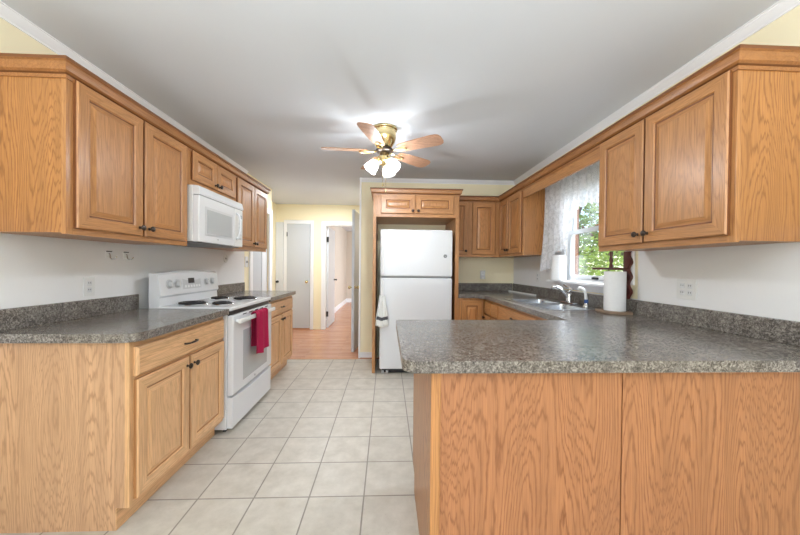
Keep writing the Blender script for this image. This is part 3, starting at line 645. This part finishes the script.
# faucet
FXp, FYp = 1.66, 2.70
t = thing('faucet', 'chrome single-lever kitchen faucet behind the sink', 'faucet', (FXp - .03, FYp, RZ))
fx = FXp - .035
MB().box(fx - .025, fx + .025, FYp - .10, FYp + .10, RZ, RZ + .012).build('escutcheon', CHROME, t, bevel=.005)
MB().lathe([(.026, 0), (.026, .03), (.022, .05), (.024, .07), (.018, .085), (0, .09)], (fx, FYp, RZ + .01), (0, 0, 1), 20).build('valve_body', CHROME, t)
MB().tube([(fx, FYp, RZ + .04), (fx - .03, FYp, RZ + .085), (fx - .075, FYp + .01, RZ + .13), (fx - .11, FYp + .02, RZ + .150), (fx - .13, FYp + .024, RZ + .147), (fx - .137, FYp + .026, RZ + .125)], [.017, .016, .014, .013, .012, .013], 14).build('spout', CHROME, t)
MB().tube([(fx, FYp, RZ + .09), (fx - .01, FYp - .01, RZ + .11), (fx + .02, FYp - .02, RZ + .125), (fx - .02, FYp + .05, RZ + .165)], [.018, .014, .01, .007], 12).build('lever', CHROME, t)
t = thing('side_sprayer', 'white and chrome side sprayer with blue collar standing right of the faucet', 'sprayer', (1.625, 2.46, RZ))
MB().lathe([(.024, 0), (.022, .012), (.015, .02), (.015, .03)], (1.625, 2.46, RZ), (0, 0, 1), 18).build('base', CHROME, t)
MB().lathe([(.015, .03), (.016, .055), (.014, .06)], (1.625, 2.46, RZ), (0, 0, 1), 18).build('collar', BLUE, t)
MB().tube([(1.625, 2.46, RZ + .055), (1.62, 2.463, RZ + .11), (1.613, 2.467, RZ + .135), (1.59, 2.48, RZ + .150), (1.57, 2.49, RZ + .150)], [.012, .011, .013, .013, .012], 14).build('spray_head', WHITE2, t)
# white stick in the corner
a, b = Vector((1.615, 4.02, CT + .008)), Vector((1.675, 3.43, CT + .008))
d = (b - a).normalized(); n2 = Vector((-d.y, d.x, 0)) * .014
mb = MB().add([a + n2 - Vector((0, 0, .007)), a - n2 - Vector((0, 0, .007)), b - n2 - Vector((0, 0, .007)), b + n2 - Vector((0, 0, .007)), a + n2 + Vector((0, 0, .009)), a - n2 + Vector((0, 0, .009)), b - n2 + Vector((0, 0, .009)), b + n2 + Vector((0, 0, .009))], [(0, 1, 2, 3), (7, 6, 5, 4), (0, 4, 5, 1), (1, 5, 6, 2), (2, 6, 7, 3), (3, 7, 4, 0)])
tag(mb.build('curtain_rail', WHITE2, bevel=.002), 'long thin white rail lying on the counter beyond the sink', 'rail')

# paper towels
PC = (1.632, 2.155)
o = MB().prism([(1.535, 2.20), (1.56, 2.26), (1.66, 2.28), (1.712, 2.24), (1.712, 2.09), (1.68, 2.045), (1.60, 2.05), (1.545, 2.10)], CT + .0005, CT + .018).build('wooden_board', TANB, bevel=.004)
tag(o, 'flat tan wooden board under the upright paper towel roll', 'board')
t = thing('paper_towel_roll', 'full white paper towel roll standing upright on the tan board beside the sink', 'paper towels', (PC[0], PC[1], CT + .018))
z0 = CT + .0185
MB().lathe([(.02, 0), (.066, 0), (.067, .004), (.067, .274), (.066, .278), (.02, .278), (.02, 0)], (PC[0], PC[1], z0), (0, 0, 1), 40).build('paper', PAPER, t)
MB().lathe([(.0195, .001), (.0195, .2785), (.017, .2785), (.017, .001)], (PC[0], PC[1], z0), (0, 0, 1), 24).build('core', TANB, t)
# dark red shelf with scalloped edge
t = thing('scalloped_shelf', 'dark red wooden shelf with scalloped edge between the window and right wall cabinet', 'shelf', (1.70, 2.1, CT))
pts = []
z = 1.018
yb0, yb1 = 2.117, 2.172
N = 60
prof = []
for k in range(N + 1):
    zz = 1.017 + (1.355 - 1.017) * k / N
    prof.append((yb0 + .012 * math.cos((zz - 1.017) / .105 * 2 * math.pi), zz))
poly = prof + [(yb1, 1.355), (yb1, 1.017)]
MB().prism(poly, XR - .04, XR - .0185, 0).build('scalloped_board', MAHO, t, bevel=.001)
MB().box(1.60, XR - .041, 2.125, 2.36, 1.222, 1.238).build('shelf_board', MAHO, t, bevel=.003)
MB().lathe([(.013, 0), (.013, .02), (.007, .028), (.012, .045), (.013, .06), (.008, .08), (.012, .10), (.012, .118)], (1.635, 2.20, 1.238), (0, 0, 1), 16).build('spindle', MAHO, t)
# roll on the sill
t = thing('paper_roll', 'white paper roll standing on the window sill at the foot of the curtain', 'paper towels', (1.655, 2.925, 1.1135))
MB().lathe([(.015, 0), (.070, 0), (.070, .004), (.066, .12), (.058, .235), (.057, .24), (.015, .24), (.015, 0)], (1.655, 2.925, 1.1140), (0, 0, 1), 32).build('paper', PAPER, t)

# ------------------------------------------------------------------ lace curtain
CY0, CY1 = 3.188, 2.09
def curtain_bottom(u):   # u 0 = far end, 1 = near end
    y = CY0 + (CY1 - CY0) * u
    pts = [(CY0, 1.200), (3.09, 1.205), (3.03, 1.22), (3.012, 1.37), (2.90, 1.40), (2.82, 1.44), (2.76, 1.61), (2.69, 1.74), (2.53, 1.765), (2.39, 1.75), (CY1, 1.70)]
    for (a, za), (b, zb) in zip(pts, pts[1:]):
        if b - 1e-6 <= y <= a + 1e-6: return za + (zb - za) * (a - y) / (a - b)
    return pts[-1][1]
mb = MB()
def cf(u, v):
    y = CY0 + (CY1 - CY0) * u; zt = 2.17; zb_ = curtain_bottom(u) + .010 * math.sin(u * 120)
    z = zt + (zb_ - zt) * v
    x = 1.645 - .045 * v * v * max(0, 1 - u * 6) + (.010 + .008 * v) * math.sin(u * 90 + math.sin(u * 17) * 1.5) + .005 * math.sin(u * 41 + v * 3)
    return (x, y - .012 * (1 + math.sin(z * 14)) * v * min(1, u * 8), z)
mb.grid(cf, 240, 30)
t = thing('lace_curtain', 'white lace swag curtain hanging across the window over the sink', 'curtain', (1.64, 2.64, 1.2))
mb.build('lace_panel', LACE, t, keep=True)
MB().tube([(1.645, 3.19, 2.165), (1.645, 2.9, 2.165), (1.645, 2.07, 2.165)], .008, 10).build('rod', TRIM, t)
for y in (3.10, 2.075): MB().box(1.645, XR, y - .006, y + .006, 2.155, 2.175).build('rod_bracket', TRIM, t)

# ------------------------------------------------------------------ stove
t = thing('stove', 'white freestanding electric stove with four coil burners and magenta towel', 'stove', (-1.45, 2.66, 0))
A, Bq, SF = 2.286, 3.052, -1.135
SB = -1.705
MB().box(SB, SF - .02, A, Bq, .03, .895).build('body', WHITE, t, bevel=.003)
MB().box(SB, SF + .012, A - .003, Bq + .003, .895, .925).build('cooktop', WHITE, t, bevel=.008, seg=3)
MB().box(SF - .06, SF - .04, A + .03, Bq - .03, .003, .03).build('base_skirt', BLACK, t)
MB().box(SF - .02, SF - .004, A + .012, Bq - .012, .858, .893).build('vent_gap', BLACK, t)
od = MB().box(SF - .02, SF + .022, A + .006, Bq - .006, .275, .862).build('oven_door', WHITE, t, bevel=.01, seg=3)
MB().box(SF + .018, SF + .0235, 2.45, 2.93, .335, .725).build('door_window', GREYP, od, bevel=.002)
mb = MB().box(SF + .045, SF + .068, A + .03, Bq - .03, .800, .832)
for y in (A + .05, Bq - .07): mb.box(SF + .018, SF + .05, y, y + .025, .805, .828)
mb.build('handle', WHITE2, od, bevel=.007)
for k in range(5):
    y = A + .16 + k * .11; MB().box(SF + .0205, SF + .0232, y, y + .06, .8465, .8545).build('vent_slot', BLACK, od)
MB().lathe([(0, 0), (.009, 0), (.008, .002), (0, .002)], (SF + .0222, 2.67, .302), (1, 0, 0), 14).build('badge', LINEG, od)
dw = MB()
N = 24; top = [(A + .008 + (Bq - A - .016) * k / N, .262 - .022 * math.sin(math.pi * k / N)) for k in range(N + 1)]
dw.prism([(A + .008, .035)] + top + [(Bq - .008, .035)], SF - .02, SF + .018, 0); dw.build('storage_drawer', WHITE, t, bevel=.004)
# backguard
bgp = [(SB, .92), (SB + .075, .92), (SB + .070, .985), (SB + .085, 1.0), (SB + .068, 1.15), (SB + .055, 1.165), (SB, 1.165)]
N = 14; mb = MB(); prof_n = len(bgp); vs = []
for k in range(N + 1):
    y = A + (Bq - A) * k / N; lift = .016 * math.sin(math.pi * k / N)
    vs += [(px_, y, pz_ + (lift if pz_ > 1.1 else 0)) for px_, pz_ in bgp]
mb.add(vs, [(k * prof_n + j, k * prof_n + (j + 1) % prof_n, (k + 1) * prof_n + (j + 1) % prof_n, (k + 1) * prof_n + j) for k in range(N) for j in range(prof_n)] + [tuple(range(prof_n)), tuple(N * prof_n + j for j in range(prof_n))])
bg = mb.build('backguard', WHITE, t, bevel=.003)
sl = Vector((.017, 0, .15)).normalized(); nr = Vector((.15, 0, .017)).normalized()
def onbg(y, f): return Vector((SB + .085 - .017 * f, y, 1.0 + .15 * f)) + nr * .0005
for y in (A + .10, A + .19, Bq - .19, Bq - .10):
    k = MB().lathe([(.034, 0), (.034, .003), (.031, .003)], onbg(y, .55), nr, 28).lathe([(.026, .002), (.024, .016), (.018, .019), (0, .019)], onbg(y, .55), nr, 24).build('knob', [GREYL], bg)
    c = onbg(y, .55) + nr * .018
    MB().box(c.x - .002, c.x + .006, y - .003, y + .003, c.z - .022, c.z + .022).build('pointer', WHITE2, k)
def bgquad(y0, y1, f0, f1, lift, name, m, par):
    a_, b_, c_, d_ = onbg(y0, f0), onbg(y1, f0), onbg(y1, f1), onbg(y0, f1)
    return MB().add([a_, b_, c_, d_, a_ + nr * lift, b_ + nr * lift, c_ + nr * lift, d_ + nr * lift], [(0, 1, 2, 3), (7, 6, 5, 4), (0, 4, 5, 1), (1, 5, 6, 2), (2, 6, 7, 3), (3, 7, 4, 0)]).build(name, m, par)
ym = (A + Bq) / 2 - .01
bgquad(ym - .12, ym + .12, .22, .84, .0006, 'control_panel', GREYL, bg)
dsp = bgquad(ym - .05, ym + .03, .52, .80, .0016, 'display', BLACK, bg)
for k in range(6): bgquad(ym - .10 + k * .036, ym - .075 + k * .036, .30, .42, .0020, 'button', WHITE2, bg)
# burners
for (x, y, r) in ((-1.51, 2.475, .098), (-1.285, 2.475, .074), (-1.51, 2.865, .074), (-1.285, 2.865, .098)):
    pan = MB().lathe([(0, .001), (r * .75, .002), (r * 1.02, .006), (r * 1.12, .005), (r * 1.14, .0003)], (x, y, .925), (0, 0, 1), 32).build('drip_pan', CHROME, t)
    sp = []; turns = 4 if r > .08 else 3
    for k in range(turns * 24 + 1): a = k / 24 * 2 * math.pi; rr_ = r * .2 + (r * .78) * k / (turns * 24); sp.append((x + math.cos(a) * rr_, y + math.sin(a) * rr_, .936))
    MB().tube(sp, .0062, 6).build('coil', COIL, pan)
o = hanging_cloth('dish_towel', [MAG], None, '+X', SF + .024, 2.56, 2.80, .832, .50, .56, depth=.042, folds=1.8, amp=.009, seed=3)
tag(o, 'magenta dish towel hanging over the oven door handle of the stove', 'towel')

# ------------------------------------------------------------------ microwave
t = thing('microwave', 'white over-the-range microwave mounted under the short cabinet above the stove', 'microwave', (-1.57, 2.61, 1.39))
MA, MBb, MZ0, MZ1, MX = 2.272, 2.945, 1.395, 1.802, -1.345
MB().box(XL + .008, MX - .045, MA, MBb, MZ0 + .005, MZ1).build('body', WHITE2, t, bevel=.004)
MB().box(XL + .01, MX - .03, MA + .01, MBb - .01, MZ0 - .006, MZ0 + .005).build('underside', plain('grey_underside', (96, 98, 102), .4), t)
MB().prism([(MX - .045, 1.735), (MX + .002, 1.735), (MX + .006, 1.750), (MX - .006, MZ1 - .004), (MX - .045, MZ1)], MA, MBb, 1).build('vent_grille', WHITE, t, bevel=.003)
dr = MB().box(MX - .045, MX, MA, 2.795, MZ0 + .002, 1.732).build('door', WHITE, t, bevel=.006, seg=3)
MB().box(MX - .002, MX + .0012, MA + .075, 2.755, 1.448, 1.662).build('window_border', GREYL, dr)
MB().box(MX, MX + .0022, MA + .10, 2.735, 1.466, 1.643).build('door_window', GREYP, dr)
cp = MB().box(MX - .045, MX - .001, 2.799, MBb, MZ0 + .002, 1.732).build('control_panel', WHITE2, t, bevel=.005)
MB().box(MX - .001, MX + .001, 2.865, 2.925, 1.655, 1.685).build('display', GREYP, cp)
for r_ in range(5):
    for c_ in range(2): MB().box(MX - .001, MX + .0008, 2.868 + c_ * .028, 2.888 + c_ * .028, 1.46 + r_ * .034, 1.478 + r_ * .034).build('button', GREYL, cp)
MB().tube([(MX - .002, 2.825, 1.46), (MX + .022, 2.825, 1.475), (MX + .032, 2.825, 1.53), (MX + .034, 2.825, 1.57), (MX + .032, 2.825, 1.62), (MX + .022, 2.825, 1.675), (MX - .002, 2.825, 1.69)], .009, 10).build('handle', WHITE, dr)
MB().lathe([(0, 0), (.006, 0), (.005, .001), (0, .001)], (MX + .0012, 2.52, 1.43), (1, 0, 0), 12).build('badge', LINEG, dr)

# ------------------------------------------------------------------ wall plates and hooks
def outlet(label, face, plane, u, z, w=.07, h=.115, duplex=1):
    T = frame3(face); p = Vector(T(plane, u, z, 0))
    t = thing('outlet', label, 'outlet', p)
    def q(du0, du1, dz0, dz1, w0, w1, name, m, par, bevel=0):
        a_, b_ = T(plane, u + du0, z + dz0, w0), T(plane, u + du1, z + dz1, w1); return MB().box(a_[0], b_[0], a_[1], b_[1], a_[2], b_[2]).build(name, m, par, bevel)
    pl = q(-w / 2, w / 2, -h / 2, h / 2, 0, .005, 'cover_plate', WHITE2, t, .002)
    n = duplex
    for i in range(n):
        c = (i - (n - 1) / 2) * .046
        for s_ in (-.02, .02):
            r = q(c - .014, c + .014, s_ - .014, s_ + .014, .005, .007, 'socket', WHITE, pl, .001)
            for sx in (-.006, .006): q(c + sx - .0016, c + sx + .0016, s_ - .002, s_ + .007, .007, .0074, 'slot', BLACK, r)
    return t
outlet('white outlet on the left wall above the near countertop', '+X', XL + .006, 1.925, 1.093)
outlet('double white outlet with four sockets on the right wall above the peninsula', '-X', XR - .006, 1.728, 1.115, w=.118, duplex=2)
outlet('beige outlet on the back wall right of the refrigerator', '-Y', YB, 1.31, 1.13)
outlet('white outlet on the right wall left of the sink window', '-X', XR - .006, 3.50, 1.125)
t = thing('light_switch', 'white light switch on the yellow wall strip by the hall opening', 'switch', (XL, 4.02, 1.27))
pl = MB().box(XL, XL + .006, 3.975, 4.065, 1.205, 1.34).build('cover_plate', WHITE2, t, .002); MB().box(XL + .006, XL + .016, 4.012, 4.026, 1.26, 1.285).build('toggle', LINEG, pl)
t = thing('round_outlet', 'round white recessed outlet high on the wall behind the stove', 'outlet', (XL + .006, 3.50, 1.30))
pl = MB().lathe([(0, 0), (.045, 0), (.045, .004), (.036, .006), (.034, .003), (0, .003)], (XL + .006, 3.50, 1.30), (1, 0, 0), 28).build('cover_plate', WHITE2, t)
MB().box(XL + .008, XL + .0105, 3.488, 3.494, 1.292, 1.310).box(XL + .008, XL + .0105, 3.506, 3.512, 1.292, 1.310).build('slot', BLACK, pl)
for i, (y, lab) in enumerate(((2.055, 'chrome wall hook on a square plate, left of the pair over the left countertop'), (2.185, 'chrome wall hook on a square plate, right of the pair, nearer the stove'))):
    z = 1.290
    t = thing('wall_hook', lab, 'hook', (XL + .006, y, z), 'chrome hooks on the left wall')
    MB().box(XL + .006, XL + .011, y - .019, y + .019, z - .022, z + .022).build('plate', WHITE2, t, .003)
    MB().tube([(XL + .01, y, z + .008), (XL + .016, y, z + .004), (XL + .018, y, z - .018), (XL + .028, y, z - .030), (XL + .046, y, z - .028), (XL + .060, y, z - .014)], .0034, 8).build('hook', CHROME, t)
    MB().box(XL + .0105, XL + .016, y - .018, y + .018, z + .017, z + .023).build('top_bar', BLACK, t)

# ------------------------------------------------------------------ ceiling fan
FXc, FYc = -.03, 2.67
t = thing('ceiling_fan', 'brass ceiling fan with five wooden blades and three lit glass shades', 'fan', (FXc, FYc, 2.05))
MB().lathe([(0, 2.409), (.108, 2.409), (.112, 2.400), (.108, 2.392), (.098, 2.388), (.10, 2.378)], (FXc, FYc, 0), (0, 0, 1), 40).build('ceiling_collar', BRASS, t)
MB().lathe([(.098, 2.379), (.100, 2.345), (.096, 2.32), (.082, 2.285), (.066, 2.262), (.060, 2.250), (.05, 2.24), (0, 2.24)], (FXc, FYc, 0), (0, 0, 1), 40).build('motor_housing', BRASS, t)
MB().lathe([(.03, 2.241), (.07, 2.238), (.074, 2.225), (.07, 2.212), (.03, 2.208)], (FXc, FYc, 0), (0, 0, 1), 32).build('flywheel', BRONZE, t)
MB().lathe([(.03, 2.209), (.042, 2.20), (.044, 2.16), (.050, 2.15), (.052, 2.125), (.040, 2.105), (.02, 2.095), (0, 2.093)], (FXc, FYc, 0), (0, 0, 1), 32).build('switch_housing', BRASS, t)
for k in range(5):
    ang = math.radians(180 + 3 + k * 72); ca, sa = math.cos(ang), math.sin(ang)
    def L(r, s_, z): return (FXc + ca * r - sa * s_, FYc + sa * r + ca * s_, z)
    br = MB(); ZF = 2.212
    br.tube([L(.06, 0, ZF + .008), L(.11, .012, ZF - .004), L(.15, .026, ZF - .006), L(.20, .020, ZF - .006), L(.215, 0, ZF - .006), L(.20, -.020, ZF - .006), L(.15, -.026, ZF - .006), L(.11, -.012, ZF - .004), L(.06, 0, ZF + .006)], .006, 8)
    br.build('blade_arm', BRASS, t)
    tilt = math.radians(-12); out = []
    rs = [(.145, .040), (.17, .052), (.25, .060), (.36, .067), (.46, .070), (.50, .066), (.522, .052), (.532, .028)]
    outl = [(r, w) for r, w in rs] + [(r, -w) for r, w in reversed(rs)]
    n = len(outl); vs = [L(r, w * math.cos(tilt), ZF + .004 + w * math.sin(tilt)) for r, w in outl] + [L(r, w * math.cos(tilt), ZF + .010 + w * math.sin(tilt)) for r, w in outl]
    bl = MB().add(vs, [tuple(range(n)), tuple(range(2 * n - 1, n - 1, -1))] + [(i, (i + 1) % n, n + (i + 1) % n, n + i) for i in range(n)])
    bl.build('blade', BLADE, t)
LAMPS = []
for k, a in enumerate((190, 310, 70)):
    a = math.radians(a); dx, dy = math.cos(a), math.sin(a)
    o_ = Vector((FXc + dx * .042, FYc + dy * .042, 2.158)); ax = Vector((dx * .62, dy * .62, -.78)).normalized()
    MB().tube([Vector((FXc, FYc, 2.14)) + Vector((dx, dy, 0)) * .03, o_, o_ + ax * .03], [.012, .012, .014], 10).build('lamp_arm', BRASS, t)
    MB().lathe([(.020, 0), (.022, .025), (.014, .028)], o_ + ax * .02, ax, 16).build('lamp_holder', BRASS, t)
    b_ = o_ + ax * .04
    sh = MB().lathe([(.022, 0), (.030, .012), (.042, .033), (.050, .056), (.054, .078), (.060, .098), (.058, .098), (.051, .078), (.047, .056), (.039, .033), (.027, .012)], b_, ax, 28).build('lamp_shade', SHADE, t)
    MB().lathe([(0, .0), (.012, .005), (.012, .02), (.022, .045), (.024, .06), (.016, .078), (0, .084)], b_, ax, 16).build('bulb', BULB, sh)
    LAMPS.append(b_ + ax * .05)
for s_, zb_, m in ((-.012, 1.93, BRASS), (.014, 1.88, BRASS)):
    MB().tube([(FXc + s_, FYc - .045, 2.11), (FXc + s_, FYc - .05, zb_)], .0018, 6).lathe([(0, 0), (.006, .006), (.007, .02), (.003, .03), (0, .03)], (FXc + s_, FYc - .05, zb_ - .028), (0, 0, 1), 10).build('pull_chain', m, t)
for p in LAMPS:
    l = bpy.data.lights.new('fan_bulb_light', 'POINT'); l.energy = 29; l.color = (.86, .93, 1); l.shadow_soft_size = .02
    lo = bpy.data.objects.new('fan_bulb_light', l); C.objects.link(lo); lo.location = p

# ------------------------------------------------------------------ outdoors
struct(bx('lawn', GRASS, (3.0, 30, -14, 30, -1.2, -1.0))).name = 'ground'
def tree(label, x, y, h, r, mat, trunk_r=.12, zc=None, n=1400, cat='tree', seed=1, name='tree', ls=.10):
    rr = random.Random(seed); t = thing(name, label, cat, (x, y, -1.0), 'garden trees outside the window')
    zc = zc if zc is not None else h * .6
    pts = [(x, y, -1.0), (x + rr.uniform(-.1, .1), y + rr.uniform(-.1, .1), zc * .5), (x + rr.uniform(-.2, .2), y + rr.uniform(-.2, .2), zc)]
    tb = MB().tube(pts, [trunk_r, trunk_r * .8, trunk_r * .5], 10)
    for k in range(6):
        a = rr.uniform(0, 6.28); z = rr.uniform(zc * .3, zc); e = (x + math.cos(a) * r * .7, y + math.sin(a) * r * .7, z + r * .5)
        tb.tube([(x, y, z), ((x + e[0]) / 2, (y + e[1]) / 2, z + r * .15), e], [trunk_r * .4, trunk_r * .25, trunk_r * .1], 6)
    tb.build('trunk', BARK, t)
    mb = MB()
    for k in range(n):
        d = Vector((rr.gauss(0, 1), rr.gauss(0, 1), rr.gauss(0, 1))).normalized() * (rr.random() ** .4)
        c = Vector((x + d.x * r, y + d.y * r, zc + d.z * r * 1.1)); s_ = ls * rr.uniform(.6, 1.3)
        a = Vector((rr.gauss(0, 1), rr.gauss(0, 1), rr.gauss(0, 1))).normalized(); b = a.orthogonal().normalized()
        mb.add([c - a * s_, c + b * s_ * .4, c + a * s_, c - b * s_ * .4], [(0, 1, 2, 3)])
    mb.build('foliage', mat, t, keep=True)
tree('leafy bush just outside the sink window', 5.2, 7.3, 2.4, 1.15, LEAFS[0], .05, .75, 3000, 'tree', 3, 'leafy_bush', .07)
tree('tall tree behind the bush outside the window', 8.6, 10.6, 7, 2.3, LEAFS[1], .22, 3.4, 3400, 'tree', 5)
tree('greyish tree farther off outside the window', 9.4, 15.6, 7, 2.7, LEAFS[2], .25, 3.4, 3400, 'tree', 8, 'tree', .14)
tree('tall green tree farthest off outside the window', 14.5, 19.5, 7, 3.6, LEAFS[0], .25, 4.2, 3200, 'tree', 18, 'tree', .2)
tree('low shrub at the right outside the window', 6.0, 4.6, 2.4, 1.1, LEAFS[1], .05, .3, 2200, 'tree', 9, 'shrub', .08)
tree('slim tree with a dark bare trunk close outside the window', 3.95, 6.42, 5, .8, LEAFS[2], .12, 4.4, 900, 'tree', 19, 'tree', .08)
